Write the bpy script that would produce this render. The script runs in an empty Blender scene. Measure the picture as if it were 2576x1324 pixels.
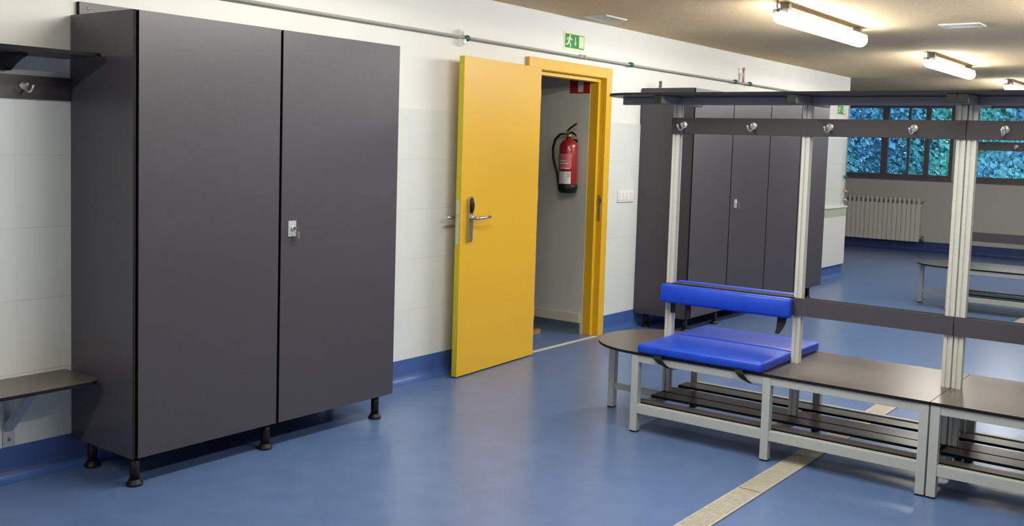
import bpy, bmesh, math, random
from mathutils import Vector, Matrix
random.seed(7)
sc = bpy.context.scene
COL = sc.collection

# ------------------------------------------------------------------ camera
IMG_W = 2576.0
F_PX, CY_OFF = 2531.36, 557.67 - 662.0
CAM_R = [(0.6016, -0.7982, 0.0308), (-0.0422, -0.0703, -0.9966), (0.7977, 0.5983, -0.0759)]
cd = bpy.data.cameras.new('camera'); cam = bpy.data.objects.new('camera', cd); COL.objects.link(cam)
cd.sensor_fit = 'HORIZONTAL'; cd.sensor_width = 36.0
cd.lens = 36.0 * F_PX / IMG_W
cd.shift_y = CY_OFF / IMG_W
cd.clip_start = 0.05; cd.clip_end = 200
fw = Vector(CAM_R[2]).normalized()
rt = Vector(CAM_R[0]); rt = (rt - fw * rt.dot(fw)).normalized()
up = rt.cross(fw)
cam.matrix_world = Matrix(((rt.x, up.x, -fw.x, 0), (rt.y, up.y, -fw.y, 0), (rt.z, up.z, -fw.z, 1.5), (0, 0, 0, 1)))
sc.camera = cam

# ------------------------------------------------------------------ world, exposure
w = bpy.data.worlds.new('dusk_sky'); sc.world = w; w.use_nodes = True
bg = w.node_tree.nodes['Background']; bg.inputs[0].default_value = (0.32, 0.58, 0.92, 1); bg.inputs[1].default_value = 2.5
sc.view_settings.view_transform = 'Standard'; sc.view_settings.look = 'None'
sc.view_settings.gamma = 1.0; sc.view_settings.use_curve_mapping = False
sc.view_settings.exposure = 0.0
TUBE_STRENGTH = 60.0            # the fluorescent tubes are the room's lights
TUBE_COLOR = (1.0, 0.97, 0.90)

# ------------------------------------------------------------------ materials
M = {}
def mat(name, col, rough=0.5, metal=0.0, spec=0.5, nscale=0, namt=0.0, bump=0.0, bscale=None, emit=None, estr=0.0, coat=0.0):
    m = bpy.data.materials.new(name); m.use_nodes = True
    nt = m.node_tree; b = nt.nodes['Principled BSDF']
    b.inputs['Base Color'].default_value = (*col, 1); b.inputs['Roughness'].default_value = rough
    b.inputs['Metallic'].default_value = metal; b.inputs['Specular IOR Level'].default_value = spec
    b.inputs['Coat Weight'].default_value = coat
    tc = nt.nodes.new('ShaderNodeTexCoord')
    if nscale:
        n = nt.nodes.new('ShaderNodeTexNoise'); n.inputs['Scale'].default_value = nscale; n.inputs['Detail'].default_value = 5
        nt.links.new(tc.outputs['Object'], n.inputs['Vector'])
        r = nt.nodes.new('ShaderNodeValToRGB')
        r.color_ramp.elements[0].position = 0.3; r.color_ramp.elements[1].position = 0.7
        r.color_ramp.elements[0].color = (*[c * (1 - namt) for c in col], 1)
        r.color_ramp.elements[1].color = (*[min(1, c * (1 + namt)) for c in col], 1)
        nt.links.new(n.outputs['Fac'], r.inputs['Fac']); nt.links.new(r.outputs['Color'], b.inputs['Base Color'])
    if bump:
        n2 = nt.nodes.new('ShaderNodeTexNoise'); n2.inputs['Scale'].default_value = bscale or nscale or 60; n2.inputs['Detail'].default_value = 4
        nt.links.new(tc.outputs['Object'], n2.inputs['Vector'])
        bp = nt.nodes.new('ShaderNodeBump'); bp.inputs['Strength'].default_value = bump; bp.inputs['Distance'].default_value = 0.01
        nt.links.new(n2.outputs['Fac'], bp.inputs['Height']); nt.links.new(bp.outputs['Normal'], b.inputs['Normal'])
    if emit:
        b.inputs['Emission Color'].default_value = (*emit, 1); b.inputs['Emission Strength'].default_value = estr
    M[name] = m
    return m
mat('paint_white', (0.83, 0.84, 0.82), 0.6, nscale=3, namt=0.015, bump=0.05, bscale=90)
mat('tile_white', (0.74, 0.78, 0.76), 0.28, nscale=2.5, namt=0.02)
mat('grout', (0.66, 0.69, 0.67), 0.8, nscale=40, namt=0.05)
mat('far_paint_shaded', (0.50, 0.48, 0.45), 0.6, nscale=3, namt=0.02)  # far wall paint, colour darkened for the backlit shade around the windows
mat('ceiling_tan', (0.72, 0.565, 0.345), 0.9, nscale=160, namt=0.22, bump=0.6, bscale=220)
mat('vinyl_floor', (0.098, 0.165, 0.345), 0.28, nscale=7, namt=0.09, bump=0.03, bscale=35)
mat('vinyl_base', (0.055, 0.120, 0.36), 0.4, nscale=9, namt=0.08)
mat('laminate', (0.060, 0.056, 0.070), 0.38, nscale=90, namt=0.07)
mat('laminate_brown', (0.098, 0.080, 0.073), 0.30, nscale=90, namt=0.07)
mat('laminate_dark', (0.044, 0.037, 0.041), 0.36, nscale=90, namt=0.07)
mat('beam_grey', (0.27, 0.27, 0.28), 0.45, nscale=60, namt=0.04)
mat('vinyl_base_shaded', (0.085, 0.115, 0.17), 0.5, nscale=9, namt=0.08)  # corridor skirting vinyl, with its shading mixed into the colour
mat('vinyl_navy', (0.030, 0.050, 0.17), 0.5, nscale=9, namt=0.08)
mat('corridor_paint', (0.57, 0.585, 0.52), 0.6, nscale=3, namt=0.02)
mat('core_black', (0.008, 0.008, 0.009), 0.7, spec=0.25, nscale=50, namt=0.1)
mat('carcass_dark', (0.022, 0.020, 0.022), 0.6, nscale=50, namt=0.1)
mat('black_plastic', (0.008, 0.008, 0.009), 0.45, spec=0.3, nscale=50, namt=0.1)
mat('black_strap', (0.010, 0.010, 0.012), 0.8, nscale=120, namt=0.2)
mat('grey_steel', (0.43, 0.47, 0.45), 0.42, nscale=40, namt=0.03)
mat('aluminium', (0.60, 0.61, 0.56), 0.42, metal=0.1, nscale=60, namt=0.03)
mat('slot_shadow', (0.20, 0.20, 0.18), 0.6, nscale=60, namt=0.05)
mat('chrome', (0.85, 0.84, 0.78), 0.26, metal=0.75, nscale=30, namt=0.04)
mat('brushed_metal', (0.55, 0.54, 0.50), 0.3, metal=1.0, nscale=80, namt=0.06)
mat('satin_metal', (0.26, 0.25, 0.24), 0.38, metal=0.7, nscale=80, namt=0.06)
mat('zinc', (0.55, 0.57, 0.58), 0.45, metal=0.4, nscale=80, namt=0.05)
mat('brass', (0.55, 0.42, 0.16), 0.35, metal=0.8, nscale=40, namt=0.05)
mat('copper', (0.60, 0.40, 0.28), 0.4, metal=0.6, nscale=40, namt=0.05)
mat('yellow_paint', (0.74, 0.435, 0.020), 0.38, nscale=120, namt=0.02, bump=0.02, bscale=200)
mat('yellow_edge', (0.52, 0.46, 0.01), 0.4, nscale=60, namt=0.03)
mat('blue_vinyl', (0.006, 0.058, 0.55), 0.42, nscale=25, namt=0.06, bump=0.06, bscale=30)
mat('grate_metal', (0.50, 0.48, 0.41), 0.45, nscale=30, namt=0.08)
mat('threshold_cream', (0.62, 0.60, 0.47), 0.5, nscale=30, namt=0.05)
mat('skirting_cream', (0.62, 0.58, 0.44), 0.5, nscale=30, namt=0.03)
mat('sign_border', (0.78, 0.90, 0.50), 0.5, nscale=30, namt=0.02)
mat('sign_green', (0.0, 0.26, 0.055), 0.5, nscale=30, namt=0.03)
mat('sign_pale', (0.72, 0.88, 0.52), 0.5, nscale=30, namt=0.02)
mat('sign_red', (0.33, 0.008, 0.018), 0.5, nscale=30, namt=0.04)
mat('sign_bar', (0.55, 0.52, 0.46), 0.5, nscale=30, namt=0.02)
mat('ext_red', (0.27, 0.008, 0.014), 0.28, nscale=20, namt=0.04, coat=0.3)
mat('ext_label', (0.66, 0.66, 0.64), 0.5, nscale=30, namt=0.03)
mat('ext_label_pink', (0.55, 0.13, 0.14), 0.5, nscale=30, namt=0.05)
mat('label_ink', (0.12, 0.05, 0.06), 0.6, nscale=30, namt=0.05)
mat('pipe_grey', (0.40, 0.41, 0.39), 0.45, nscale=40, namt=0.06)
mat('clip_green', (0.012, 0.12, 0.075), 0.4, nscale=40, namt=0.08)
mat('white_plastic', (0.82, 0.83, 0.81), 0.4, nscale=30, namt=0.01)
mat('window_frame', (0.105, 0.095, 0.102), 0.45, nscale=40, namt=0.06)
mat('radiator_white', (0.66, 0.65, 0.58), 0.4, nscale=30, namt=0.02)
mat('lamp_housing', (0.55, 0.55, 0.53), 0.5, nscale=30, namt=0.03)
mat('lamp_diffuser', (0.9, 0.9, 0.88), 0.5, emit=TUBE_COLOR, estr=TUBE_STRENGTH, nscale=10, namt=0.01)
mat('band_green', (0.50, 0.55, 0.44), 0.5, nscale=30, namt=0.02)
mat('wedge_wood', (0.45, 0.22, 0.07), 0.6, nscale=30, namt=0.15)
mat('vent_white', (0.62, 0.62, 0.60), 0.5, nscale=30, namt=0.02)
mat('grass', (0.05, 0.16, 0.07), 0.9, nscale=5, namt=0.3)
m = mat('leaf', (0.07, 0.36, 0.30), 0.7, nscale=0.9, namt=0.0)
r = [n for n in m.node_tree.nodes if n.type == 'VALTORGB'][0].color_ramp
r.elements[0].position = 0.36; r.elements[1].position = 0.64
r.elements[0].color = (0.27, 0.50, 0.68, 1); r.elements[1].color = (0.38, 0.80, 0.60, 1)
# window glass: thin clear sheet, mostly see-through with a little mirror
g = bpy.data.materials.new('window_glass'); g.use_nodes = True; nt = g.node_tree; nt.nodes.clear()
o = nt.nodes.new('ShaderNodeOutputMaterial'); mx = nt.nodes.new('ShaderNodeMixShader'); t = nt.nodes.new('ShaderNodeBsdfTransparent'); gl = nt.nodes.new('ShaderNodeBsdfGlossy')
gl.inputs['Roughness'].default_value = 0.03; t.inputs[0].default_value = (0.92, 0.96, 0.98, 1)
fr = nt.nodes.new('ShaderNodeFresnel'); fr.inputs[0].default_value = 1.3
nt.links.new(fr.outputs[0], mx.inputs[0]); nt.links.new(t.outputs[0], mx.inputs[1]); nt.links.new(gl.outputs[0], mx.inputs[2]); nt.links.new(mx.outputs[0], o.inputs[0])
M['window_glass'] = g

# ------------------------------------------------------------------ mesh helpers
class MB:
    """collects shapes (world coordinates) for one mesh"""
    def __init__(s): s.bm = bmesh.new()
    def box(s, x0, x1, y0, y1, z0, z1, bev=0.0, mi=0):
        x0, x1 = sorted((x0, x1)); y0, y1 = sorted((y0, y1)); z0, z1 = sorted((z0, z1))
        v = [s.bm.verts.new(p) for p in ((x0, y0, z0), (x1, y0, z0), (x1, y1, z0), (x0, y1, z0), (x0, y0, z1), (x1, y0, z1), (x1, y1, z1), (x0, y1, z1))]
        fs = [s.bm.faces.new([v[i] for i in q]) for q in ((3, 2, 1, 0), (4, 5, 6, 7), (0, 1, 5, 4), (1, 2, 6, 5), (2, 3, 7, 6), (3, 0, 4, 7))]
        for f in fs: f.material_index = mi
        if bev:
            es = set(e for f in fs for e in f.edges)
            bmesh.ops.bevel(s.bm, geom=list(es), offset=bev, segments=2, profile=0.6, affect='EDGES', clamp_overlap=True)
        return s
    def panel(s, x0, x1, y0, y1, z0, z1, thin):
        """sheet: broad faces material 0, cut edges material 1"""
        n0 = len(s.bm.faces); s.box(x0, x1, y0, y1, z0, z1); s.bm.faces.ensure_lookup_table()
        for f in s.bm.faces[n0:]:
            f.normal_update(); f.material_index = 0 if abs(f.normal['xyz'.index(thin)]) > 0.5 else 1
        return s
    def prism(s, pts, axis, a0, a1, mi=0, mside=None):
        """polygon pts (2-D) extruded along an axis from a0 to a1"""
        def P(p, a): return {'x': (a, p[0], p[1]), 'y': (p[0], a, p[1]), 'z': (p[0], p[1], a)}[axis]
        A = [s.bm.verts.new(P(p, a0)) for p in pts]; B = [s.bm.verts.new(P(p, a1)) for p in pts]
        n = len(pts); fs = [s.bm.faces.new(A[::-1]), s.bm.faces.new(B)]
        for i in range(n):
            f = s.bm.faces.new((A[i], A[(i + 1) % n], B[(i + 1) % n], B[i])); f.material_index = mi if mside is None else mside
        for f in fs: f.material_index = mi
        return s
    def tube(s, pts, r, n=10, mi=0, caps=True):
        pts = [Vector(p) for p in pts]; rs = r if isinstance(r, (list, tuple)) else [r] * len(pts)
        rings = []; prev = None
        for i, p in enumerate(pts):
            d = (pts[min(i + 1, len(pts) - 1)] - pts[max(i - 1, 0)]).normalized()
            if prev is None: a = d.orthogonal().normalized()
            else:
                a = prev - d * prev.dot(d); a = a.normalized() if a.length > 1e-6 else d.orthogonal().normalized()
            prev = a; b = d.cross(a)
            rings.append([s.bm.verts.new(p + (a * math.cos(k * 2 * math.pi / n) + b * math.sin(k * 2 * math.pi / n)) * rs[i]) for k in range(n)])
        for i in range(len(rings) - 1):
            for k in range(n):
                f = s.bm.faces.new((rings[i][k], rings[i][(k + 1) % n], rings[i + 1][(k + 1) % n], rings[i + 1][k])); f.material_index = mi; f.smooth = True
        if caps:
            for q in (rings[0][::-1], rings[-1]): s.bm.faces.new(q).material_index = mi
        return s
    def lathe(s, prof, c, axis=(0, 0, 1), n=20, mi=0):
        """prof: list of (radius, height) along axis from point c"""
        c = Vector(c); d = Vector(axis).normalized(); a = d.orthogonal().normalized(); b = d.cross(a); rings = []
        for r, h in prof:
            if r < 1e-6: rings.append([s.bm.verts.new(c + d * h)])
            else: rings.append([s.bm.verts.new(c + d * h + (a * math.cos(k * 2 * math.pi / n) + b * math.sin(k * 2 * math.pi / n)) * r) for k in range(n)])
        for R0, R1 in zip(rings, rings[1:]):
            for k in range(n):
                q = [R0[k % len(R0)], R0[(k + 1) % len(R0)], R1[(k + 1) % len(R1)], R1[k % len(R1)]]
                q = [v for i, v in enumerate(q) if v not in q[:i]]
                if len(q) > 2:
                    f = s.bm.faces.new(q); f.material_index = mi; f.smooth = True
        for R_ in (rings[0][::-1], rings[-1]):
            if len(R_) > 2: s.bm.faces.new(R_).material_index = mi
        return s
    def ball(s, c, r, n=12, mi=0):
        return s.lathe([(r * math.sin(math.pi * i / 8), -r * math.cos(math.pi * i / 8)) for i in range(9)], c, n=n, mi=mi)
    def xf(s, mtx):
        bmesh.ops.transform(s.bm, matrix=mtx, verts=s.bm.verts); return s
    def mesh(s, name, mats, off=(0, 0, 0)):
        bmesh.ops.translate(s.bm, vec=-Vector(off), verts=s.bm.verts)
        bmesh.ops.recalc_face_normals(s.bm, faces=s.bm.faces)
        me = bpy.data.meshes.new(name); s.bm.to_mesh(me); s.bm.free()
        for k in ([mats] if isinstance(mats, str) else mats): me.materials.append(M[k])
        return me
def wloc(o):
    v = Vector((0, 0, 0))
    while o: v = v + o.location; o = o.parent
    return v
def obj(name, mb, mats, parent=None, label=None):
    off = wloc(parent) if parent else (0, 0, 0)
    ob = bpy.data.objects.new(name, mb.mesh(name, mats, off)); COL.objects.link(ob)
    if parent: ob.parent = parent
    if label: ob['label'] = label
    return ob
def piece(name, me, parent, world_pos):
    ob = bpy.data.objects.new(name, me); COL.objects.link(ob); ob.parent = parent; ob.location = Vector(world_pos) - wloc(parent)
    return ob
def thing(name, label, cat, loc=(0, 0, 0), group=None):
    ob = bpy.data.objects.new(name, None); COL.objects.link(ob); ob.location = loc; ob.empty_display_size = 0.1
    return tag(ob, label, cat, group)
def tag(ob, label, cat, group=None):
    ob['label'] = label; ob['category'] = cat
    if group: ob['group'] = group
    return ob
def struct(name, mb, mats, label=None):
    ob = obj(name, mb, mats); ob['kind'] = 'structure'
    if label: ob['label'] = label
    return ob

# ------------------------------------------------------------------ room shell
WY = 4.235      # face of the long wall
CZ = 2.46       # ceiling
XC = 12.55      # outer corner of the long wall
XF = 16.8       # far wall with the windows
OX0, OX1, OZ = 5.775, 6.84, 2.10     # hole for the door frame
struct('floor', MB().box(-2.2, XF + 0.2, -3.2, 8.2, -0.1, 0.0), 'vinyl_floor', 'blue vinyl floor')
struct('ceiling', MB().box(-2.2, XF + 0.2, -3.2, 8.2, CZ, CZ + 0.12), 'ceiling_tan', 'rough tan sprayed ceiling')
wl = MB(); wl.box(-2.2, OX0, WY, WY + 0.09, 0, CZ); wl.box(OX1, XC, WY, WY + 0.09, 0, CZ); wl.box(OX0, OX1, WY, WY + 0.09, OZ, CZ)
wall_left = struct('wall_left', wl, 'paint_white', 'white wall with tiled lower part')
struct('wall_return', MB().box(XC - 0.09, XC, WY + 0.09, 8.2, 0, CZ), 'paint_white')
struct('wall_recess', MB().box(XC, XF, 8.1, 8.2, 0, CZ), 'paint_white')
struct('wall_right', MB().box(-2.2, XF, -3.2, -3.1, 0, CZ), 'paint_white')
struct('wall_back', MB().box(-2.2, -2.1, -3.1, WY, 0, CZ), 'paint_white')
# corridor behind the door
CX = 6.74
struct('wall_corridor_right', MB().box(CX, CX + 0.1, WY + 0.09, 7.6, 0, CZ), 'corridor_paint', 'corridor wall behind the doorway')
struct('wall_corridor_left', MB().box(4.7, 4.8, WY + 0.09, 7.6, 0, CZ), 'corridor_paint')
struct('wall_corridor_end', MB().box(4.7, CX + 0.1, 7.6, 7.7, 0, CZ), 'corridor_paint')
# far wall with two window openings
W1 = (4.0, 5.95); W2 = (1.55, 3.74); WZ0, WZ1 = 1.15, 2.34
fwm = MB()
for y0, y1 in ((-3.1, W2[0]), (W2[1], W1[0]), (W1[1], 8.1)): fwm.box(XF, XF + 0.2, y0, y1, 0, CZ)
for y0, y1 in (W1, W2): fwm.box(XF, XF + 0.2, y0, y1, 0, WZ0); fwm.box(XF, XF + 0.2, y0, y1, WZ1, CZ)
struct('wall_far', fwm, 'far_paint_shaded', 'far wall with dark-framed windows')

# wall tiles: 5 courses, every tile its own piece
TZ = [0.145, 0.456, 0.772, 1.083, 1.394, 1.705]
def tiles(xa, xb, n):
    wdt = (xb - xa) / n
    meshes = []
    for c in range(5):
        h = TZ[c + 1] - TZ[c]
        meshes.append(MB().box(0.0002, wdt - 0.0002, -0.008, 0, 0.0012, h - 0.0012).mesh('tile', 'tile_white'))
    for i in range(n):
        for c in range(5): piece('tile', meshes[c], wall_left, (xa + i * wdt, WY - 0.0015, TZ[c]))
tiles(-0.285, 5.765, 10); tiles(6.85, XC - 0.004, 9)
g_ = MB(); g_.box(-0.285, 5.765, WY - 0.0075, WY, 0.14, 1.7035); g_.box(6.85, XC - 0.002, WY - 0.0075, WY, 0.14, 1.7035)
obj('grout', g_, 'grout', wall_left)

# coved blue skirting
def cove(r=0.055, h=0.146, t=0.004):
    pts = [(0, 0), (r, 0)]
    for k in range(1, 7):
        a = k / 6 * math.pi / 2; pts.append((r - (r - t) * math.sin(a), r - r * math.cos(a)))
    pts += [(t, h), (0, h)]
    return pts
def base_left(xa, xb, name):
    return struct(name, MB().prism([(WY - 0.008 - d, z) for d, z in cove()], 'x', xa, xb), 'vinyl_base')
base_left(-2.1, 5.755, 'baseboard_left'); base_left(6.86, XC, 'baseboard_left')
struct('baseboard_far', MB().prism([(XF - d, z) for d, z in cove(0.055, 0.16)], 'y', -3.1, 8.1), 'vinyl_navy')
struct('baseboard_corridor', MB().prism([(CX - d, z) for d, z in cove(0.05, 0.09)], 'y', WY + 0.11, 7.6), 'vinyl_base_shaded')
struct('trim_1', MB().box(CX - 0.012, CX, WY + 0.11, 7.6, 0.09, 0.168, bev=0.003), 'skirting_cream', 'cream skirting strip in the corridor')
struct('trim_2', MB().box(5.83, 6.76, 4.185, 4.215, 0.0, 0.004), 'threshold_cream', 'cream threshold strip under the door frame')

# ------------------------------------------------------------------ door frame and open leaf
fr = MB(); FY = 4.2
fx0, fx1, fzt = 5.749, 6.865, 2.124
df = obj('door_1', MB().box(fx0, fx0 + 0.082, FY, WY - 0.009, 0, fzt, bev=0.003).box(fx1 - 0.082, fx1, FY, WY - 0.009, 0, fzt, bev=0.003).box(fx0 + 0.0815, fx1 - 0.0815, FY + 0.0005, WY - 0.009, fzt - 0.08, fzt - 0.0005, bev=0.003), 'yellow_paint')
df['kind'] = 'structure'; df['label'] = 'yellow door frame around the corridor opening'
ix0, ix1, izt = fx0 + 0.085, fx1 - 0.085, fzt - 0.083
obj('frame_jamb', MB().box(ix1, OX1 - 0.001, FY + 0.012, 4.336, 0, OZ - 0.004).box(OX0 + 0.001, ix0, FY + 0.012, 4.336, 0, OZ - 0.004).box(ix0, ix1, FY + 0.012, 4.336, izt, OZ - 0.004), 'yellow_paint', df)
sx0, sx1, szt = ix0 + 0.028, ix1 - 0.035, izt - 0.03
obj('door_stop', MB().box(sx1, ix1, FY + 0.05, 4.336, 0, szt, bev=0.002).box(ix0, sx0, FY + 0.05, 4.336, 0, szt, bev=0.002).box(ix0, ix1, FY + 0.0505, 4.3355, szt, izt, bev=0.002), 'yellow_paint', df)
obj('strike_plate', MB().box(ix1 - 0.003, ix1, FY + 0.018, FY + 0.042, 0.92, 1.125, bev=0.001).box(ix1 - 0.006, ix1 - 0.003, FY + 0.008, FY + 0.04, 1.06, 1.10, bev=0.001), 'satin_metal', df)

LW, LH, LT = 0.935, 2.04, 0.04
hx, hy = 5.805, 4.133                  # front corner on the hinge side
ang = math.atan2(-0.072, -0.935)
leaf_mtx = Matrix.Translation((hx, hy, 0.008)) @ Matrix.Rotation(ang - math.pi, 4, 'Z')    # local x from -LW (free edge) to 0 (hinge), local -y to the room
leaf = thing('door_leaf', 'yellow door leaf standing wide open against the white tiled wall', 'door', (hx, hy, 0.008))
def lobj(name, mb, mats, label=None, parent=None):
    return obj(name, mb.xf(leaf_mtx), mats, parent or leaf, label)
lobj('leaf_panel', MB().box(-LW, 0, 0.0, LT, 0, LH, bev=0.002), 'yellow_paint')
lobj('leaf_edge', MB().box(-LW - 0.001, -LW, 0.001, LT - 0.001, 0.001, LH - 0.001), 'yellow_edge', 'lime yellow edge of the door leaf')
lobj('latch_plate', MB().box(-LW - 0.003, -LW - 0.001, 0.009, 0.031, 0.855, 1.135, bev=0.0005).box(-LW - 0.012, -LW - 0.003, 0.013, 0.027, 1.04, 1.065), 'zinc')
def lockset(side):
    d = -1 if side == 'front' else 1; y0 = 0.0 if d < 0 else LT
    Y = lambda a: y0 + d * a
    pl = []
    for k in range(24):
        a = k / 24 * 2 * math.pi; pl.append((-LW + 0.085 + 0.021 * math.cos(a), (1.135 if math.sin(a) >= 0 else 0.885) + 0.021 * math.sin(a)))
    plate = lobj('escutcheon', MB().prism(pl, 'y', Y(0.0), Y(0.024)), 'brushed_metal')
    rd = MB()
    rd.lathe([(0.024, 0.0), (0.024, 0.006), (0.019, 0.012), (0.0, 0.015)], (0, 0, 0), axis=(0, d, 0), n=24)
    rd.xf(Matrix.Translation((-LW + 0.085, Y(0.0235), 1.098)) @ Matrix.Diagonal((0.9, 1, 2.0, 1)))
    lobj('card_reader', rd, 'black_plastic', 'black oval card reader')
    x0 = -LW + 0.087; z0 = 1.02
    lobj('lever_handle', MB().lathe([(0.017, 0.0), (0.017, 0.012), (0.012, 0.016)], (x0, Y(0.0235), z0), axis=(0, d, 0), n=16)
         .tube([(x0, Y(0.03), z0), (x0, Y(0.062), z0), (x0 + 0.006, Y(0.072), z0), (x0 + 0.018, Y(0.076), z0), (x0 + 0.08, Y(0.076), z0 + 0.002), (x0 + 0.145, Y(0.07), z0 + 0.006)], [0.0105, 0.0105, 0.011, 0.011, 0.0105, 0.010], n=12), 'brushed_metal')
lockset('front')
lobj('escutcheon', MB().box(-LW + 0.064, -LW + 0.106, LT, LT + 0.012, 0.866, 1.15, bev=0.004), 'brushed_metal')
lobj('lever_handle', MB().tube([(-LW + 0.085, LT + 0.01, 1.02), (-LW + 0.085, LT + 0.038, 1.02), (-LW + 0.07, LT + 0.042, 1.02), (-LW - 0.035, LT + 0.042, 1.02)], 0.0095, n=12), 'brushed_metal')
for zz in (0.25, 1.1, 1.8):
    lobj('hinge', MB().tube([(0.008, 0.012, zz), (0.008, 0.012, zz + 0.09)], 0.008, n=12).box(-0.004, 0.008, 0.010, 0.014, zz, zz + 0.09), 'yellow_paint')
tag(obj('door_wedge', MB().prism([(6.45, 0.0), (6.56, 0.0), (6.56, 0.03)], 'y', 4.60, 4.64), 'wedge_wood'), 'small orange wooden wedge on the corridor floor', 'door wedge')

# ------------------------------------------------------------------ lockers
def leg_mb(x, y, h):
    return MB().tube([(x, y, 0.02), (x, y, h)], 0.021, n=16), MB().lathe([(0.033, 0.0), (0.035, 0.004), (0.035, 0.012), (0.027, 0.016), (0.026, 0.026), (0.021, 0.028)], (x, y, 0), n=20)
def locker(x0, x1, splits, yf, zb, zt, legs, lock_door, lock_x, lock_z, label):
    t = thing('locker', label, 'locker', ((x0 + x1) / 2, (yf + WY) / 2, 0))
    yb = WY - 0.013
    obj('side_panel', MB().panel(x0, x0 + 0.013, yf + 0.004, yb, zb, zt, 'x'), ['laminate', 'core_black'], t)
    obj('side_panel', MB().panel(x1 - 0.013, x1, yf + 0.022, yb, zb, zt, 'x'), ['laminate', 'core_black'], t)
    obj('top_panel', MB().panel(x0 + 0.013, x1 - 0.013, yf + 0.022, yb, zt - 0.013, zt, 'z'), ['laminate', 'core_black'], t)
    obj('bottom_panel', MB().panel(x0 + 0.013, x1 - 0.013, yf + 0.022, yb, zb, zb + 0.013, 'z'), ['carcass_dark', 'core_black'], t)
    obj('back_panel', MB().panel(x0 + 0.013, x1 - 0.013, yb - 0.006, yb, zb + 0.013, zt - 0.013, 'y'), ['carcass_dark', 'core_black'], t)
    for s in splits[1:-1]:
        obj('divider', MB().panel(s - 0.0065, s + 0.0065, yf + 0.024, yb - 0.006, zb + 0.013, zt - 0.013, 'x'), ['carcass_dark', 'core_black'], t)
    doors = []
    for i in range(len(splits) - 1):
        a = splits[i] + (0.024 if i == 0 else 0.0075); b = splits[i + 1] - (0.0 if i == len(splits) - 2 else 0.0075)
        d = obj('door', MB().panel(a, b, yf, yf + 0.013, zb, zt, 'y'), ['laminate', 'core_black'], t); doors.append(d)
    d = doors[lock_door]
    obj('lock_plate', MB().box(lock_x - 0.024, lock_x + 0.024, yf - 0.006, yf - 0.0, lock_z - 0.038, lock_z + 0.038, bev=0.0015)
        .lathe([(0.012, 0), (0.012, 0.008), (0.009, 0.010)], (lock_x + 0.002, yf - 0.005, lock_z + 0.004), axis=(0, -1, 0), n=16), 'zinc', d, 'silver lock plate')
    obj('key', MB().box(lock_x - 0.001, lock_x + 0.003, yf - 0.032, yf - 0.012, lock_z - 0.004, lock_z + 0.010)
        .tube([(lock_x + 0.002 + 0.012 * math.cos(a * 0.5236), yf - 0.034 - 0.004 * math.sin(a), lock_z - 0.008 + 0.014 * math.sin(a * 0.5236)) for a in range(13)], 0.0018, n=6)
        .box(lock_x + 0.006, lock_x + 0.022, yf - 0.036, yf - 0.033, lock_z - 0.045, lock_z - 0.012), 'satin_metal', d, 'small key on a ring')
    for lx, ly in legs:
        a, b = leg_mb(lx, ly, zb + 0.002)
        L = obj('leg', a, 'black_plastic', t); obj('foot', b, 'black_plastic', L)
    return t
locker(2.378, 3.948, [2.378, 3.150, 3.948], 3.74, 0.128, 2.005,
       [(2.415, 3.785), (3.115, 3.785), (3.86, 3.785), (2.43, 4.14), (3.115, 4.14), (3.86, 4.14)], 1, 3.222, 1.066,
       'tall dark grey two-door locker on black legs in the foreground')
locker(7.38, 10.49, [7.38, 8.14, 8.955, 9.72, 10.49], 3.74, 0.118, 2.005,
       [(7.46, 3.78), (8.02, 3.78), (8.95, 3.78), (9.7, 3.78), (10.22, 3.78), (7.46, 4.14), (8.95, 4.14), (10.35, 4.14)], 1, 8.25, 1.046,
       'long dark grey four-door locker beyond the yellow door')
bd = tag(obj('mounting_board', MB().panel(2.412, 3.3, WY - 0.026, WY - 0.001, 2.0065, 2.068, 'y'), ['laminate', 'core_black']), 'dark grey board screwed to the wall above the foreground locker', 'board')
obj('screw', MB().lathe([(0.007, 0), (0.006, 0.003), (0, 0.0045)], (2.452, WY - 0.026, 2.043), axis=(0, -1, 0), n=12), 'brass', bd, 'brass screw head')
tag(obj('anchor_bolt', MB().tube([(7.50, 4.12, 2.005), (7.50, 4.12, 2.035)], 0.010, n=12).lathe([(0.016, 0), (0.016, 0.010), (0.012, 0.014), (0.012, 0.05)], (7.50, 4.12, 2.02), n=6), 'satin_metal'), 'small metal bolt standing on top of the four-door locker', 'bolt')

# ------------------------------------------------------------------ coat hooks
def hook_mb(pos, out, side):
    p = Vector(pos); o_ = Vector(out); z = Vector((0, 0, 1)); Q = lambda v, w_: p + o_ * v + z * w_
    mb = MB().lathe([(0.0195, 0), (0.0195, 0.003), (0.016, 0.006), (0.0, 0.008)], p, axis=out, n=20)
    mb.tube([Q(0.005, 0.006), Q(0.020, 0.006), Q(0.028, 0.004)], 0.005, n=8).ball(Q(0.030, 0.004), 0.008)
    mb.tube([Q(0.004, -0.008), Q(0.016, -0.020), Q(0.034, -0.028), Q(0.052, -0.028), Q(0.068, -0.020), Q(0.078, -0.006)], [0.005, 0.005, 0.0045, 0.0042, 0.004, 0.004], n=8).ball(Q(0.079, -0.004), 0.006)
    return mb

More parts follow.
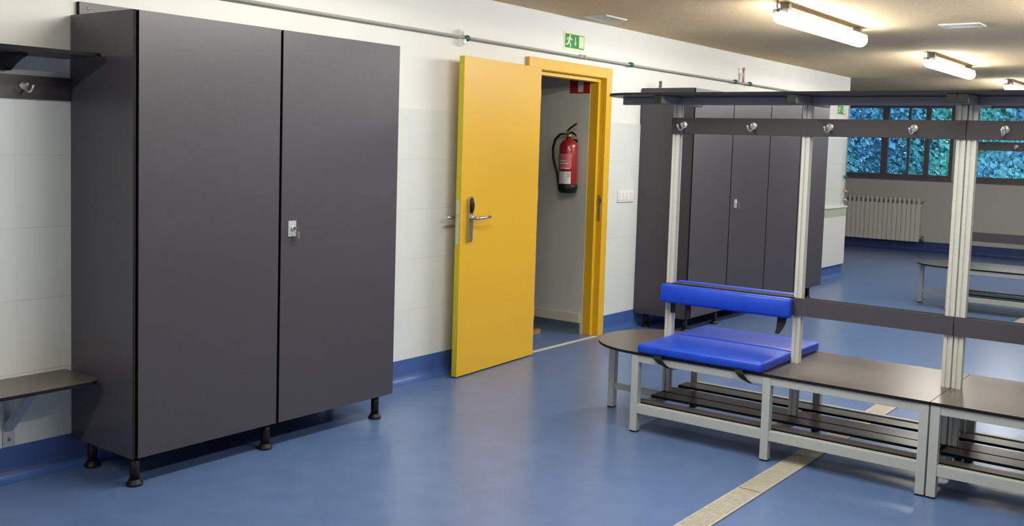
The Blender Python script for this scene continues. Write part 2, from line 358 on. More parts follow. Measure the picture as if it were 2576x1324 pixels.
# ------------------------------------------------------------------ wall bench, shelf and hook rail beside the first locker
def slab_round(x0, x1, y0, y1, z0, z1, rc, mb=None):
    """flat slab, its corner at (x1, y0) rounded"""
    pts = [(x0, y1), (x0, y0), (x1 - rc, y0)] + [(x1 - rc + rc * math.sin(k / 8 * math.pi / 2), y0 + rc - rc * math.cos(k / 8 * math.pi / 2)) for k in range(1, 9)] + [(x1, y1)]
    return (mb or MB()).prism(pts, 'z', z0, z1, 0, 1)
wb = thing('wall_bench', 'brown wall-mounted bench board on steel bracket beside the foreground locker', 'bench', (1.4, 4.0, 0.42))
obj('seat', slab_round(0.4, 2.352, 3.925, WY - 0.010, 0.430, 0.444, 0.06), ['laminate_brown', 'core_black'], wb)
for bx in (2.075, 1.0):
    b_ = obj('bracket', MB().box(bx - 0.004, bx + 0.046, WY - 0.016, WY - 0.0105, 0.15, 0.4295, bev=0.001).box(bx - 0.004, bx + 0.046, 3.99, WY - 0.0165, 0.424, 0.4295, bev=0.001), 'zinc', wb)
    obj('brace', MB().prism([(WY - 0.017, 0.215), (WY - 0.017, 0.255), (4.035, 0.4235), (4.0, 0.4235)], 'x', bx + 0.004, bx + 0.038), 'zinc', b_)
    for sz in (0.18, 0.36):
        obj('bolt', MB().lathe([(0.007, 0), (0.006, 0.004), (0, 0.005)], (bx + 0.021, WY - 0.016, sz), axis=(0, -1, 0), n=10), 'satin_metal', b_)
ws = thing('wall_shelf', 'dark wall shelf on a black bracket beside the foreground locker', 'shelf', (1.4, 4.0, 1.80))
obj('board', slab_round(0.4, 2.352, 3.895, WY - 0.010, 1.812, 1.826, 0.06), ['laminate_dark', 'core_black'], ws)
for bx in (2.085, 1.0):
    obj('bracket', MB().prism([(WY - 0.011, 1.811), (4.055, 1.811), (4.065, 1.800), (4.10, 1.790), (4.15, 1.770), (4.185, 1.749), (4.20, 1.744), (WY - 0.011, 1.744)], 'x', bx - 0.018, bx + 0.018), 'black_plastic', ws)
hr = thing('hook_rail', 'dark hook rail on the wall beside the foreground locker', 'hook rail', (1.4, WY, 1.68))
obj('board', MB().panel(0.4, 2.375, WY - 0.022, WY - 0.0105, 1.632, 1.730, 'y'), ['laminate_dark', 'core_black'], hr)
for hxx in (2.165, 1.765, 1.365, 0.965): obj('hook', hook_mb((hxx, WY - 0.022, 1.688), (0, -1, 0), 1), 'chrome', hr, 'chrome coat hook')

# ------------------------------------------------------------------ island benches
def rounded_plan(xc, hw, y0, y1, end):
    """plan outline: straight part y0..y1, half-round end past y1 if end"""
    pts = [(xc - hw, y0), (xc + hw, y0), (xc + hw, y1)]
    if end: pts += [(xc + hw * math.cos(k / 24 * math.pi), y1 + hw * math.sin(k / 24 * math.pi)) for k in range(1, 24)]
    return pts + [(xc - hw, y1)]
def profile_post(mb, x, y, z0, z1, s=0.040):
    """grooved square aluminium profile, dark slots sunk in each face"""
    h = s / 2; g = 0.005; d = 0.006
    pts = [(-h, -h), (-g, -h), (-g, -h + d), (g, -h + d), (g, -h), (h, -h), (h, -g), (h - d, -g), (h - d, g), (h, g), (h, h), (g, h), (g, h - d), (-g, h - d), (-g, h), (-h, h), (-h, g), (-h + d, g), (-h + d, -g), (-h, -g)]
    mb.prism([(x + a, y + b) for a, b in pts], 'z', z0, z1)
    return mb
def bench_module(xc, y0, y1, end, hooks, label, group=None, shelf_hw=0.25, label_group=None):
    t = thing('island_bench', label, 'bench', (xc, (y0 + y1) / 2, 0), group)
    hw = 0.372; xf, xb = xc - hw + 0.003, xc + hw - 0.003
    seat = MB().prism(rounded_plan(xc, hw, y0, y1, end), 'z', 0.417, 0.431, 0, 1)
    obj('seat', seat, ['laminate_brown', 'core_black'], t)
    if end: obj('seat_divider', MB().box(xf + 0.0405, xb - 0.0405, y1 - 0.042, y1, 0.372, 0.4165, bev=0.002), 'grey_steel', t)
    ys = (y0 + 0.002, (y0 + y1) / 2 - 0.02, y1 - 0.042)
    for y in ys:
        for xa in (xf, xb - 0.04):
            L = obj('leg', MB().box(xa, xa + 0.04, y, y + 0.04, 0.008, 0.4165, bev=0.002), 'grey_steel', t)
            obj('foot_cap', MB().box(xa + 0.001, xa + 0.039, y + 0.001, y + 0.039, 0.0, 0.008), 'black_plastic', L)
        obj('cross_bar', MB().box(xf + 0.04, xb - 0.04, y + 0.005, y + 0.035, 0.105, 0.1445), 'grey_steel', t)
    for i in range(2):
        ya, yb = ys[i] + 0.04, ys[i + 1]
        for xa in (xf, xb - 0.04):
            obj('apron', MB().box(xa + 0.003, xa + 0.037, ya, yb, 0.378, 0.4165, bev=0.002), 'grey_steel', t)
            obj('lower_rail', MB().box(xa + 0.003, xa + 0.037, ya, yb, 0.104, 0.152, bev=0.002), 'grey_steel', t)
    for sx, wd in ((-0.326, 0.072), (-0.153, 0.110), (-0.028, 0.122), (0.165, 0.105)):
        obj('slat', MB().panel(xc + sx, xc + sx + wd, y0 + 0.012, y1 - 0.008, 0.145, 0.158, 'z'), ['laminate_brown', 'core_black'], t)
    if end:
        yl = y1 + hw - 0.062
        L = obj('leg', MB().box(xc - 0.02, xc + 0.02, yl, yl + 0.04, 0.008, 0.4165, bev=0.002), 'grey_steel', t)
        obj('foot_cap', MB().box(xc - 0.019, xc + 0.019, yl + 0.001, yl + 0.039, 0.0, 0.008), 'black_plastic', L)
        obj('stretcher', MB().box(xc - 0.015, xc + 0.015, y1, yl, 0.112, 0.145, bev=0.002), 'grey_steel', t)
        obj('end_apron', MB().box(xc - 0.015, xc + 0.015, y1, yl, 0.385, 0.4165, bev=0.002), 'grey_steel', t)
    # posts through the seat, coat rails, backrests
    py = (y0 + 0.022, (y0 + y1) / 2, y1 - 0.022)
    for y in py:
        obj('post', profile_post(MB(), xc, y, 0.159, 1.745), 'aluminium', t)
        a = obj('shelf_arm', MB().box(xc - shelf_hw + 0.012, xc + shelf_hw - 0.012, y - 0.02, y + 0.02, 1.746, 1.786, bev=0.002), 'beam_grey', t)
        for sx in (-1, 1):
            xa = xc + sx * (shelf_hw - 0.012)
            obj('end_cap', MB().box(xa, xa + sx * 0.006, y - 0.021, y + 0.021, 1.745, 1.787, bev=0.002), 'black_plastic', a)
    beam0 = [(y0, py[0] - 0.0205), (py[0] + 0.0205, py[1] - 0.0205), (py[1] + 0.0205, py[2] - 0.0205), (py[2] + 0.0205, y1 + 0.32 if end else y1)]
    for a, b in beam0:
        if b - a > 0.01: obj('shelf_beam', MB().box(xc - 0.022, xc + 0.022, a, b, 1.746, 1.786, bev=0.002), 'beam_grey', t)
    sp = rounded_plan(xc, shelf_hw, y0, y1 + (0.13 if end else 0), end)
    obj('shelf', MB().prism(sp, 'z', 1.787, 1.80, 0, 1), ['laminate_dark', 'core_black'], t)
    for sgn in (-1, 1):
        xa = xc + sgn * 0.0205; xb_ = xa + sgn * 0.012
        rail = obj('coat_rail', MB().panel(xa, xb_, y0 + 0.001, y1, 1.590, 1.676, 'x'), ['laminate_dark', 'core_black'], t)
        for hy_ in hooks:
            obj('hook', hook_mb((xb_, hy_, 1.637), (sgn, 0, 0), 1), 'chrome', rail, 'chrome coat hook')
        obj('backrest', MB().panel(xa, xb_, y0 + 0.001, y1, 0.679, 0.767, 'x'), ['laminate', 'core_black'], t)
    return t
XI = 4.97
bench_module(XI, 1.125, 2.632, True, (2.555, 2.155, 1.755, 1.354), 'island bench with rounded end, carrying the blue cushions, in the foreground')
bench_module(XI, -0.385, 1.122, False, (0.96, 0.56, 0.16, -0.24), 'island bench cut off by the right edge, joined to the cushioned bench')
bench_module(10.87, 0.98, 2.487, True, (2.40, 2.0, 1.60, 1.2), 'distant island bench with rounded end in front of the far windows')

# ------------------------------------------------------------------ blue cushions
def pad(x0, x1, y0, y1, z0, z1, bulge, axis, nb=10):
    """upholstered pad: bevelled block, its faces gently puffed"""
    mb = MB(); mb.box(x0, x1, y0, y1, z0, z1, bev=min(x1 - x0, y1 - y0, z1 - z0) * 0.28)
    bmesh.ops.subdivide_edges(mb.bm, edges=[e for e in mb.bm.edges if e.calc_length() > 0.08], cuts=nb, use_grid_fill=True)
    for v in mb.bm.verts:
        fx = max(0, 1 - abs(2 * (v.co.x - x0) / (x1 - x0) - 1) ** 4); fy = max(0, 1 - abs(2 * (v.co.y - y0) / (y1 - y0) - 1) ** 4); fz = max(0, 1 - abs(2 * (v.co.z - z0) / (z1 - z0) - 1) ** 4)
        if axis == 'z' and v.co.z > (z0 + z1) / 2: v.co.z += bulge * fx * fy
        if axis == 'x': v.co.x += bulge * fy * fz * (1 if v.co.x > (x0 + x1) / 2 else -1)
    for f in mb.bm.faces: f.smooth = True
    return mb
def strap(pts, wdir, wd, th=0.002):
    """flat webbing strap along pts, width along wdir"""
    mb = MB(); wv = Vector(wdir).normalized(); P_ = [Vector(p) for p in pts]
    ring = []
    for i, p in enumerate(P_):
        d = (P_[min(i + 1, len(P_) - 1)] - P_[max(0, i - 1)]).normalized(); n = d.cross(wv).normalized()
        ww = wd[i] if isinstance(wd, (list, tuple)) else wd
        ring.append([mb.bm.verts.new(p + wv * a * ww / 2 + n * b * th / 2) for a, b in ((-1, -1), (1, -1), (1, 1), (-1, 1))])
    for a, b in zip(ring, ring[1:]):
        for k in range(4): mb.bm.faces.new((a[k], a[(k + 1) % 4], b[(k + 1) % 4], b[k]))
    mb.bm.faces.new(ring[0][::-1]); mb.bm.faces.new(ring[-1])
    return mb
sc_ = thing('seat_cushion', 'blue folding seat pad lying on the rounded-end island bench', 'cushion', (XI, 2.25, 0.432))
obj('front_pad', pad(XI - 0.385, XI + 0.018, 1.900, 2.592, 0.4325, 0.480, 0.009, 'z'), 'blue_vinyl', sc_)
obj('rear_pad', pad(XI + 0.030, XI + 0.395, 1.900, 2.592, 0.4325, 0.480, 0.009, 'z'), 'blue_vinyl', sc_)
obj('hinge_strip', MB().box(XI + 0.010, XI + 0.038, 1.905, 2.585, 0.433, 0.448), 'blue_vinyl', sc_)
obj('strap', strap([(XI - 0.30, 2.47, 0.4318), (XI - 0.385, 2.47, 0.4318), (XI - 0.392, 2.465, 0.415), (XI - 0.385, 2.44, 0.392), (XI - 0.378, 2.405, 0.375), (XI - 0.376, 2.36, 0.3765)], (0.25, 1, 0.0), [0.05, 0.05, 0.06, 0.055, 0.03, 0.006]), 'black_strap', sc_)
obj('strap', strap([(XI - 0.30, 2.02, 0.4318), (XI - 0.385, 2.02, 0.4318), (XI - 0.392, 2.01, 0.415), (XI - 0.387, 1.985, 0.390), (XI - 0.380, 1.955, 0.374), (XI - 0.378, 1.90, 0.372)], (0.25, 1, 0.0), [0.05, 0.05, 0.05, 0.04, 0.025, 0.006]), 'black_strap', sc_)
bc = thing('backrest_cushion', 'blue padded sleeve wrapped around the backrest of the island bench', 'cushion', (XI, 2.25, 0.66))
obj('front_pad', pad(XI - 0.082, XI - 0.035, 1.893, 2.635, 0.664, 0.766, 0.008, 'x'), 'blue_vinyl', bc)
obj('rear_pad', pad(XI + 0.035, XI + 0.082, 1.893, 2.60, 0.674, 0.777, 0.006, 'x'), 'blue_vinyl', bc)
obj('top_cover', MB().box(XI - 0.036, XI + 0.038, 1.893, 2.587, 0.768, 0.7705), 'black_strap', bc, 'black band across the top of the sleeve')
for ys_, l_ in ((2.575, 0.055), (2.48, 0.075)):
    obj('strap', strap([(XI - 0.037, ys_, 0.70), (XI - 0.037, ys_, 0.66), (XI - 0.036, ys_, 0.66 - l_)], (0, 1, 0), 0.03), 'black_strap', bc)
obj('strap', strap([(XI - 0.045, 1.945, 0.70), (XI - 0.045, 1.945, 0.662), (XI - 0.048, 1.948, 0.63), (XI - 0.052, 1.955, 0.60), (XI - 0.056, 1.965, 0.575)], (0, 1, 0), [0.05, 0.05, 0.045, 0.034, 0.022]), 'black_strap', bc)

# ------------------------------------------------------------------ drain channel covers
def grate(xs, label):
    t = thing('drain_grate', label, 'drain grate', (xs[0], 1.745, 0))
    cache = {}
    for a, b in zip(xs, xs[1:]):
        L = round(b - a, 3)
        if L not in cache:
            mb = MB(); mb.box(0.002, L - 0.002, -0.057, 0.057, 0.0005, 0.002, mi=1)
            mb.box(0.002, L - 0.002, -0.057, -0.051, 0.002, 0.0065); mb.box(0.002, L - 0.002, 0.051, 0.057, 0.002, 0.0065)
            n = int(L / 0.014)
            for i in range(n):
                x = 0.006 + i * (L - 0.012) / n; mb.box(x, x + 0.0085, -0.051, 0.051, 0.002, 0.006)
            cache[L] = mb.mesh('grate_panel', ['grate_metal', 'slot_shadow'])
        piece('grate_panel', cache[L], t, (a, 1.745, 0))
grate([1.15, 2.15, 3.15, 4.15, 5.15, 6.15, 6.9], 'pale slotted drain cover crossing the floor under the foreground bench')
grate([9.2, 10.2, 11.2, 12.2], 'pale slotted drain cover beside the distant island bench')

# ------------------------------------------------------------------ pipe along the wall
pp = thing('wall_pipe', 'thin grey pipe running along the wall above the yellow door', 'pipe', (7.0, 4.19, 2.176))
PY = WY - 0.04
obj('tube', MB().tube([(1.0, PY, 2.19), (7.13, PY, 2.176), (XC - 0.14, PY, 2.172), (XC - 0.115, PY, 2.165), (XC - 0.108, PY, 2.14), (XC - 0.108, PY, 0.90)], 0.0085, n=10), 'pipe_grey', pp)
for cx_ in (5.04, 7.13, 9.12, 9.46, 3.0, 11.3):
    c_ = obj('coupling', MB().lathe([(0.0086, 0), (0.019, 0.001), (0.021, 0.012), (0.017, 0.02), (0.021, 0.028), (0.019, 0.042), (0.0086, 0.043)], (cx_ - 0.02, PY, 2.177), axis=(1, 0, 0), n=14), 'clip_green', pp, 'green pipe coupling')
obj('pipe_clip', MB().box(5.000, 5.024, PY + 0.009, WY - 0.001, 2.125, 2.23, bev=0.004).box(5.000, 5.024, PY - 0.018, PY + 0.009, 2.19, 2.218, bev=0.004).box(5.000, 5.024, PY - 0.018, PY + 0.009, 2.135, 2.168, bev=0.004), 'white_plastic', pp)
obj('pipe_clip', MB().lathe([(0.0086, 0), (0.015, 0.002), (0.015, 0.03), (0.0086, 0.032)], (6.37, PY, 2.178), axis=(1, 0, 0), n=12).lathe([(0.0086, 0), (0.015, 0.002), (0.015, 0.03), (0.0086, 0.032)], (6.43, PY, 2.178), axis=(1, 0, 0), n=12).tube([(6.4, PY, 2.178), (6.4, WY - 0.001, 2.178)], 0.006, n=8), 'pipe_grey', pp)
obj('riser', MB().tube([(9.3, PY, 2.18), (9.3, PY, 2.315)], 0.0085, n=10).lathe([(0.014, 0), (0.014, 0.02), (0.010, 0.024)], (9.3, PY, 2.30), n=10), 'copper', pp, 'copper riser stub')
obj('pipe_clip', MB().box(9.285, 9.315, PY + 0.0, WY - 0.001, 2.25, 2.275, bev=0.004).box(9.31, 9.335, PY - 0.012, PY + 0.012, 2.19, 2.27, bev=0.004), 'white_plastic', pp)
obj('coupling', MB().lathe([(0.0086, 0), (0.020, 0.002), (0.020, 0.04), (0.0086, 0.042)], (XC - 0.108, PY, 1.21), n=14), 'clip_green', pp, 'green pipe coupling')
for zz in (1.04, 0.93):
    obj('valve', MB().lathe([(0.0086, 0), (0.018, 0.002), (0.018, 0.03), (0.0086, 0.032)], (XC - 0.108, PY, zz), n=12).tube([(XC - 0.108, PY - 0.01, zz + 0.015), (XC - 0.108, PY - 0.04, zz + 0.015)], 0.009, n=8), 'copper', pp, 'copper valve fitting')

# ------------------------------------------------------------------ signs on the wall
def exit_sign(x0, z0, wdt, hgt, label, man=True):
    y = WY - (0.001 if z0 > 1.72 else 0.0105)
    t = thing('exit_sign', label, 'sign', (x0, y, z0))
    obj('board', MB().box(x0, x0 + wdt, y - 0.003, y, z0, z0 + hgt, bev=0.0008), 'sign_border', t)
    bx, bz = wdt * 0.05, hgt * 0.10
    obj('green_field', MB().box(x0 + bx, x0 + wdt - bx, y - 0.0042, y - 0.003, z0 + bz, z0 + hgt - bz), 'sign_green', t)
    X = lambda u: x0 + u * wdt
    Z = lambda v: z0 + v * hgt
    ya, yb = y - 0.0052, y - 0.0042
    obj('white_door', MB().box(X(0.70), X(0.93), ya, yb, Z(0.17), Z(0.86)), 'sign_pale', t)
    ar = MB().box(X(0.505), X(0.545), ya, yb, Z(0.42), Z(0.76)); ar.prism([(X(0.525), Z(0.24)), (X(0.585), Z(0.46)), (X(0.465), Z(0.46))], 'y', ya, yb)
    obj('arrow', ar, 'sign_pale', t)
    f = MB()
    f.prism([(X(0.27) + 0.055 * hgt * math.cos(k / 6 * math.pi) * 1.3, Z(0.80) + 0.055 * hgt * math.sin(k / 6 * math.pi) * 1.3) for k in range(12)], 'y', ya, yb)
    f.prism([(X(0.19), Z(0.70)), (X(0.28), Z(0.74)), (X(0.30), Z(0.62)), (X(0.25), Z(0.40)), (X(0.17), Z(0.42)), (X(0.19), Z(0.58))], 'y', ya, yb)        # trunk
    f.prism([(X(0.28), Z(0.70)), (X(0.31), Z(0.58)), (X(0.39), Z(0.53)), (X(0.40), Z(0.58)), (X(0.33), Z(0.64)), (X(0.30), Z(0.72))], 'y', ya, yb)         # fore arm
    f.prism([(X(0.20), Z(0.72)), (X(0.12), Z(0.66)), (X(0.10), Z(0.52)), (X(0.13), Z(0.52)), (X(0.15), Z(0.63)), (X(0.20), Z(0.66))], 'y', ya, yb)         # rear arm
    f.prism([(X(0.25), Z(0.44)), (X(0.33), Z(0.34)), (X(0.31), Z(0.14)), (X(0.27), Z(0.14)), (X(0.28), Z(0.31)), (X(0.20), Z(0.40))], 'y', ya, yb)         # fore leg
    f.prism([(X(0.17), Z(0.44)), (X(0.23), Z(0.40)), (X(0.18), Z(0.26)), (X(0.07), Z(0.24)), (X(0.07), Z(0.30)), (X(0.14), Z(0.32))], 'y', ya, yb)         # rear leg
    obj('running_figure', f, 'sign_pale', t)
    return t
exit_sign(6.213, 2.222, 0.283, 0.128, 'green running-man exit sign above the yellow door frame')
exit_sign(12.13, 1.985, 0.28, 0.128, 'small green exit sign by the far corner, behind the hook rail')
# red fire sign in the corridor
fsg = thing('fire_sign', 'red sign with a pale stripe on the corridor wall', 'sign', (CX, 4.42, 1.92))
obj('board', MB().box(CX - 0.004, CX, 4.325, 4.515, 1.925, 2.13, bev=0.001), 'sign_red', fsg)
obj('pale_stripe', MB().box(CX - 0.0055, CX - 0.004, 4.388, 4.437, 1.934, 2.115), 'sign_bar', fsg)

# fire extinguisher
fe = thing('fire_extinguisher', 'red fire extinguisher hanging on the corridor wall', 'extinguisher', (CX - 0.1, 4.46, 1.14))
ex, ey = CX - 0.095, 4.445
obj('cylinder', MB().lathe([(0.070, 1.185), (0.074, 1.195), (0.074, 1.50), (0.068, 1.525), (0.048, 1.548), (0.026, 1.558), (0.024, 1.575)], (ex, ey, 0), n=32), 'ext_red', fe)
obj('base', MB().lathe([(0.050, 1.134), (0.062, 1.136), (0.078, 1.165), (0.079, 1.198), (0.074, 1.204)], (ex, ey, 0), n=32), 'black_plastic', fe)
obj('valve', MB().lathe([(0.020, 1.575), (0.022, 1.59), (0.016, 1.595), (0.016, 1.625), (0.0, 1.628)], (ex, ey, 0), n=16).tube([(ex, ey, 1.60), (ex, ey + 0.05, 1.60)], 0.010, n=10), 'brass', fe)
obj('handle', MB().tube([(ex, ey + 0.01, 1.605), (ex - 0.01, ey - 0.03, 1.612), (ex - 0.02, ey - 0.065, 1.60), (ex - 0.024, ey - 0.082, 1.585)], [0.008, 0.009, 0.008, 0.006], n=8), 'black_plastic', fe)
obj('squeeze_lever', MB().tube([(ex, ey + 0.018, 1.622), (ex - 0.006, ey - 0.01, 1.645), (ex - 0.02, ey - 0.06, 1.672), (ex - 0.024, ey - 0.085, 1.683)], [0.008, 0.008, 0.007, 0.006], n=8), 'black_plastic', fe)
hp = [(ex, ey + 0.05, 1.60), (ex - 0.005, ey + 0.085, 1.595), (ex - 0.01, ey + 0.125, 1.555), (ex - 0.01, ey + 0.145, 1.49), (ex - 0.008, ey + 0.142, 1.42), (ex - 0.005, ey + 0.125, 1.35), (ex, ey + 0.105, 1.29), (ex, ey + 0.096, 1.23), (ex, ey + 0.09, 1.19), (ex, ey + 0.084, 1.165)]
obj('hose', MB().tube(hp, [0.0095] * 6 + [0.0085, 0.007, 0.006, 0.006], n=10), 'black_plastic', fe)
obj('wall_bracket', MB().box(ex + 0.074, CX, ey - 0.02, ey + 0.02, 1.45, 1.56), 'black_plastic', fe)
def wrap(a0, a1, z0, z1, rr=0.0747):
    mb = MB(); n = 10; A = []; B = []
    for k in range(n + 1):
        a = math.radians(a0 + (a1 - a0) * k / n)
        A.append(mb.bm.verts.new((ex + rr * math.cos(a), ey + rr * math.sin(a), z0))); B.append(mb.bm.verts.new((ex + rr * math.cos(a), ey + rr * math.sin(a), z1)))
    for k in range(n): mb.bm.faces.new((A[k], A[k + 1], B[k + 1], B[k])).smooth = True
    return mb
obj('label', wrap(150, 232, 1.208, 1.305), 'ext_label', fe, 'white paper label')
obj('label', wrap(148, 234, 1.335, 1.445), 'ext_label_pink', fe, 'pinkish printed label')
for zz, a1 in ((1.326, 225), (1.365, 215), (1.385, 205), (1.46, 190)): obj('label_line', wrap(152, a1, zz, zz + 0.008, 0.0752), 'label_ink' if zz > 1.45 else 'ext_label', fe)
for zz in (1.262, 1.275, 1.288): obj('label_line', wrap(208, 228, zz, zz + 0.004, 0.0752), 'label_ink', fe)

# switch plate
sw = thing('switch_plate', 'white four-gang switch plate between the yellow door and long locker', 'switch', (7.17, WY, 1.06))
obj('plate', MB().box(7.045, 7.30, WY - 0.022, WY - 0.0100, 1.062, 1.155, bev=0.003), 'white_plastic', sw)
for k in range(4): obj('rocker', MB().box(7.062 + k * 0.058, 7.108 + k * 0.058, WY - 0.027, WY - 0.022, 1.078, 1.14, bev=0.002), 'white_plastic', sw)
# low white panel by the outer corner
wp = thing('wall_panel', 'low white wall panel with pale green band by the far corner', 'panel', (11.9, WY, 0.15))
obj('board', MB().box(10.9, XC + 0.004, WY - 0.035, WY - 0.0102, 0.147, 0.745, bev=0.003), 'white_plastic', wp)
obj('band', MB().box(10.9, XC + 0.004, WY - 0.035, WY - 0.0102, 0.745, 0.852, bev=0.003), 'band_green', wp, 'pale green band')
obj('cap', MB().box(10.9, XC + 0.006, WY - 0.048, WY - 0.0102, 0.852, 0.872, bev=0.003), 'white_plastic', wp)

# ------------------------------------------------------------------ windows
def window(name, y0, y1, mull, label):
    x0, x1 = XF + 0.03, XF + 0.09
    fo = MB(); fo.box(x0, x1, y0, y1, WZ0, WZ0 + 0.075, bev=0.004).box(x0, x1, y0, y1, WZ1 - 0.05, WZ1, bev=0.004).box(x0, x1, y0, y0 + 0.06, WZ0 + 0.075, WZ1 - 0.05).box(x0, x1, y1 - 0.06, y1, WZ0 + 0.075, WZ1 - 0.05)
    wdo = struct(name, fo, 'window_frame', label)
    edges = [y0 + 0.06]
    for a, b in mull:
        obj('mullion', MB().box(x0 - 0.008, x1, a, b, WZ0 + 0.075, WZ1 - 0.05, bev=0.003), 'window_frame', wdo); edges += [a, b]
    edges.append(y1 - 0.06)
    for a, b in zip(edges[::2], edges[1::2]):
        obj('pane', MB().box(x0 + 0.025, x0 + 0.029, a, b, WZ0 + 0.075, WZ1 - 0.05), 'window_glass', wdo)
    obj('sill', MB().box(XF - 0.02, x0, y0 - 0.02, y1 + 0.02, WZ0 - 0.02, WZ0 - 0.001, bev=0.003), 'window_frame', wdo)
window('window_1', W1[0], W1[1], [(4.37, 4.44), (4.676, 4.706), (5.015, 5.115)], 'dark-framed window above the white radiator')
window('window_2', W2[0], W2[1], [(2.35, 2.45)], 'dark-framed window cut off by the right edge')

# radiator
rd_ = thing('radiator', 'white column radiator on the wall under the far window', 'radiator', (XF - 0.08, 5.0, 0.16))
ns = 17; ry0, ry1 = 4.40, 5.64; pitch = (ry1 - ry0) / ns
sec = MB(); hwid = pitch / 2
sec.box(-0.05, -0.034, -hwid * 0.93, hwid * 0.93, 0.0, 0.60, bev=0.004)
sec.box(-0.05, -0.034, -hwid * 0.52, hwid * 0.52, 0.598, 0.69, bev=0.004)
sec.box(-0.034, 0.04, -hwid * 0.25, hwid * 0.25, 0.02, 0.69, bev=0.004)
sec.box(0.012, 0.045, -hwid * 0.98, hwid * 0.98, 0.55, 0.60, bev=0.006)
sec.box(-0.033, 0.045, -hwid * 0.98, hwid * 0.98, 0.03, 0.08, bev=0.006)
sme = sec.mesh('section', 'radiator_white')
for i in range(ns): piece('section', sme, rd_, (XF - 0.075, ry0 + (i + 0.5) * pitch, 0.155))
obj('valve', MB().tube([(XF - 0.07, ry0 - 0.05, 0.20), (XF - 0.07, ry0, 0.20)], 0.016, n=10).tube([(XF - 0.07, ry0 - 0.04, 0.15), (XF - 0.07, ry0 - 0.04, 0.25)], 0.022, n=10), 'satin_metal', rd_, 'dark radiator valve')
obj('bleed_valve', MB().tube([(XF - 0.07, ry0 - 0.045, 0.81), (XF - 0.07, ry0, 0.79)], 0.012, n=10), 'brushed_metal', rd_)

# ------------------------------------------------------------------ ceiling lamps (the light of the room)
def lamp(x0, x1, yc, label):
    t = thing('ceiling_lamp', label, 'lamp', ((x0 + x1) / 2, yc, CZ), 'tube lamps on the ceiling')
    zt = CZ - 0.046
    obj('housing', MB().box(x0, x1, yc - 0.050, yc + 0.050, zt - 0.030, zt, bev=0.006), 'lamp_housing', t)
    pr = [(yc - 0.048, zt - 0.028), (yc - 0.056, zt - 0.034)] + [(yc + 0.056 * math.cos(math.pi + k / 10 * math.pi), zt - 0.048 + 0.046 * math.sin(math.pi + k / 10 * math.pi)) for k in range(0, 11)] + [(yc + 0.056, zt - 0.034), (yc + 0.048, zt - 0.028)]
    mb = MB(); n = len(pr); cxs = [(x0 - 0.006, 0.45), (x0 + 0.0, 0.75), (x0 + 0.022, 1.0), (x1 - 0.022, 1.0), (x1, 0.75), (x1 + 0.006, 0.45)]
    zc = zt - 0.045; R_ = [[mb.bm.verts.new((x, yc + (p[0] - yc) * s_, zc + (p[1] - zc) * s_)) for p in pr] for x, s_ in cxs]
    for a, b in zip(R_, R_[1:]):
        for k in range(n): mb.bm.faces.new((a[k], a[(k + 1) % n], b[(k + 1) % n], b[k])).smooth = True
    mb.bm.faces.new(R_[0][::-1]); mb.bm.faces.new(R_[-1])
    obj('diffuser', mb, 'lamp_diffuser', t, 'glowing white diffuser')
    for xb in (x0 + 0.09, x1 - 0.09): obj('mounting_bracket', MB().box(xb - 0.02, xb + 0.02, yc - 0.03, yc + 0.03, zt, CZ, bev=0.002), 'satin_metal', t)
    obj('cable_gland', MB().lathe([(0.014, 0), (0.014, 0.03), (0.01, 0.035)], (x0, yc, zt - 0.013), axis=(-1, 0, 0), n=12).tube([(x0 - 0.03, yc, zt - 0.013), (x0 - 0.05, yc, zt + 0.005), (x0 - 0.05, yc, CZ)], 0.006, n=8), 'satin_metal', t)
    for k in range(5):
        xk = x0 + 0.16 + k * (x1 - x0 - 0.32) / 4
        for s_ in (-1, 1): obj('clip', MB().box(xk - 0.012, xk + 0.012, yc + s_ * 0.049, yc + s_ * 0.059, zt - 0.045, zt - 0.010, bev=0.002), 'zinc', t)
lamp(6.16, 7.74, 2.55, 'nearest of the glowing tube lamps on the tan ceiling')
lamp(9.64, 11.22, 2.55, 'middle of the three glowing tube lamps on the ceiling')
lamp(13.12, 14.70, 2.55, 'farthest tube lamp, half hidden behind the bench shelf')
lamp(-0.8, 0.78, 2.55, 'tube lamp left of the foreground locker, above the edge of the picture')
lamp(2.68, 4.26, 2.55, 'tube lamp over the foreground locker, above the edge of the picture')
for x0, wh in ((2.68, 'over the floor before the foreground bench, above the picture'), (6.16, 'behind the foreground bench, beyond the right edge'), (9.64, 'over the distant island bench, beyond the right edge')):
    lamp(x0, x0 + 1.58, 0.85, 'tube lamp ' + wh)

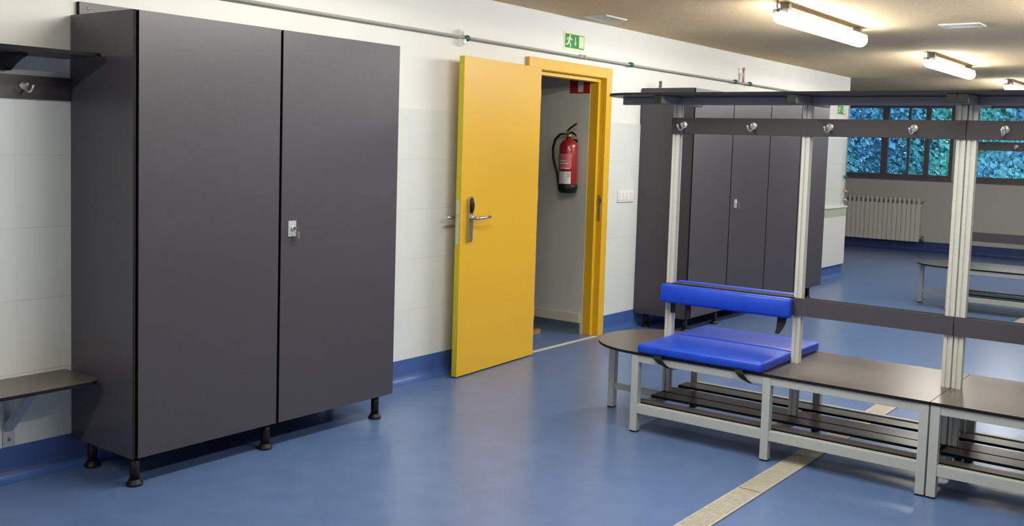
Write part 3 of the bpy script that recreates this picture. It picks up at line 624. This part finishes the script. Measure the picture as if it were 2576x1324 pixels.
# ceiling vents
def vent(x0, x1, y0, y1, along, label):
    t = thing('ceiling_vent', label, 'vent', ((x0 + x1) / 2, (y0 + y1) / 2, CZ)); z0, z1 = CZ - 0.012, CZ
    f = 0.022
    obj('frame', MB().box(x0, x1, y0, y0 + f, z0, z1, bev=0.003).box(x0, x1, y1 - f, y1, z0, z1, bev=0.003).box(x0, x0 + f, y0 + f, y1 - f, z0, z1, bev=0.003).box(x1 - f, x1, y0 + f, y1 - f, z0, z1, bev=0.003), 'vent_white', t)
    obj('duct', MB().box(x0 + f, x1 - f, y0 + f, y1 - f, CZ - 0.003, CZ - 0.0005), 'slot_shadow', t)
    n = 5
    for k in range(n):
        if along == 'x':
            ya = y0 + f + (k + 0.2) * (y1 - y0 - 2 * f) / n; obj('slat', MB().box(x0 + f, x1 - f, ya, ya + 0.6 * (y1 - y0 - 2 * f) / n, z0 + 0.003, z0 + 0.008), 'vent_white', t)
        else:
            xa = x0 + f + (k + 0.2) * (x1 - x0 - 2 * f) / n; obj('slat', MB().box(xa, xa + 0.6 * (x1 - x0 - 2 * f) / n, y0 + f, y1 - f, z0 + 0.003, z0 + 0.008), 'vent_white', t)
vent(6.26, 6.55, 3.90, 4.10, 'x', 'white ceiling vent near the wall above the exit sign')
vent(7.66, 7.86, 1.70, 1.98, 'y', 'white ceiling vent to the right of the nearest tube lamp')

# ------------------------------------------------------------------ outside: grass and a hedge of leaves behind the windows
struct('ground_outside', MB().box(XF + 0.2, 34, -14, 24, -0.3, -0.2), 'grass')
hb = MB()
for i in range(72000):
    near = i < 56000
    y = random.uniform(0.5, 9) if near else random.uniform(-2, 12); z = random.uniform(0.2, 3.3) if near else random.uniform(-0.2, 4.2)
    x = 20.9 + 0.5 * math.sin(y * 1.3) + 0.4 * math.sin(z * 1.7 + y) + random.uniform(-0.5, 0.5) + 0.35 * z
    a = Vector((random.gauss(0, 1), random.gauss(0, 1), random.gauss(0, 1))).normalized(); b = a.orthogonal().normalized(); c = a.cross(b)
    l_, w_ = random.uniform(0.035, 0.075) * (1 if near else 1.8), random.uniform(0.02, 0.04) * (1 if near else 1.8); p = Vector((x, y, z))
    hb.bm.faces.new([hb.bm.verts.new(q) for q in (p - b * l_, p + c * w_, p + b * l_, p - c * w_)])
hd = obj('hedge', hb, 'leaf'); hd['kind'] = 'stuff'; tag(hd, 'blue-green foliage of a hedge outside the windows', 'hedge')
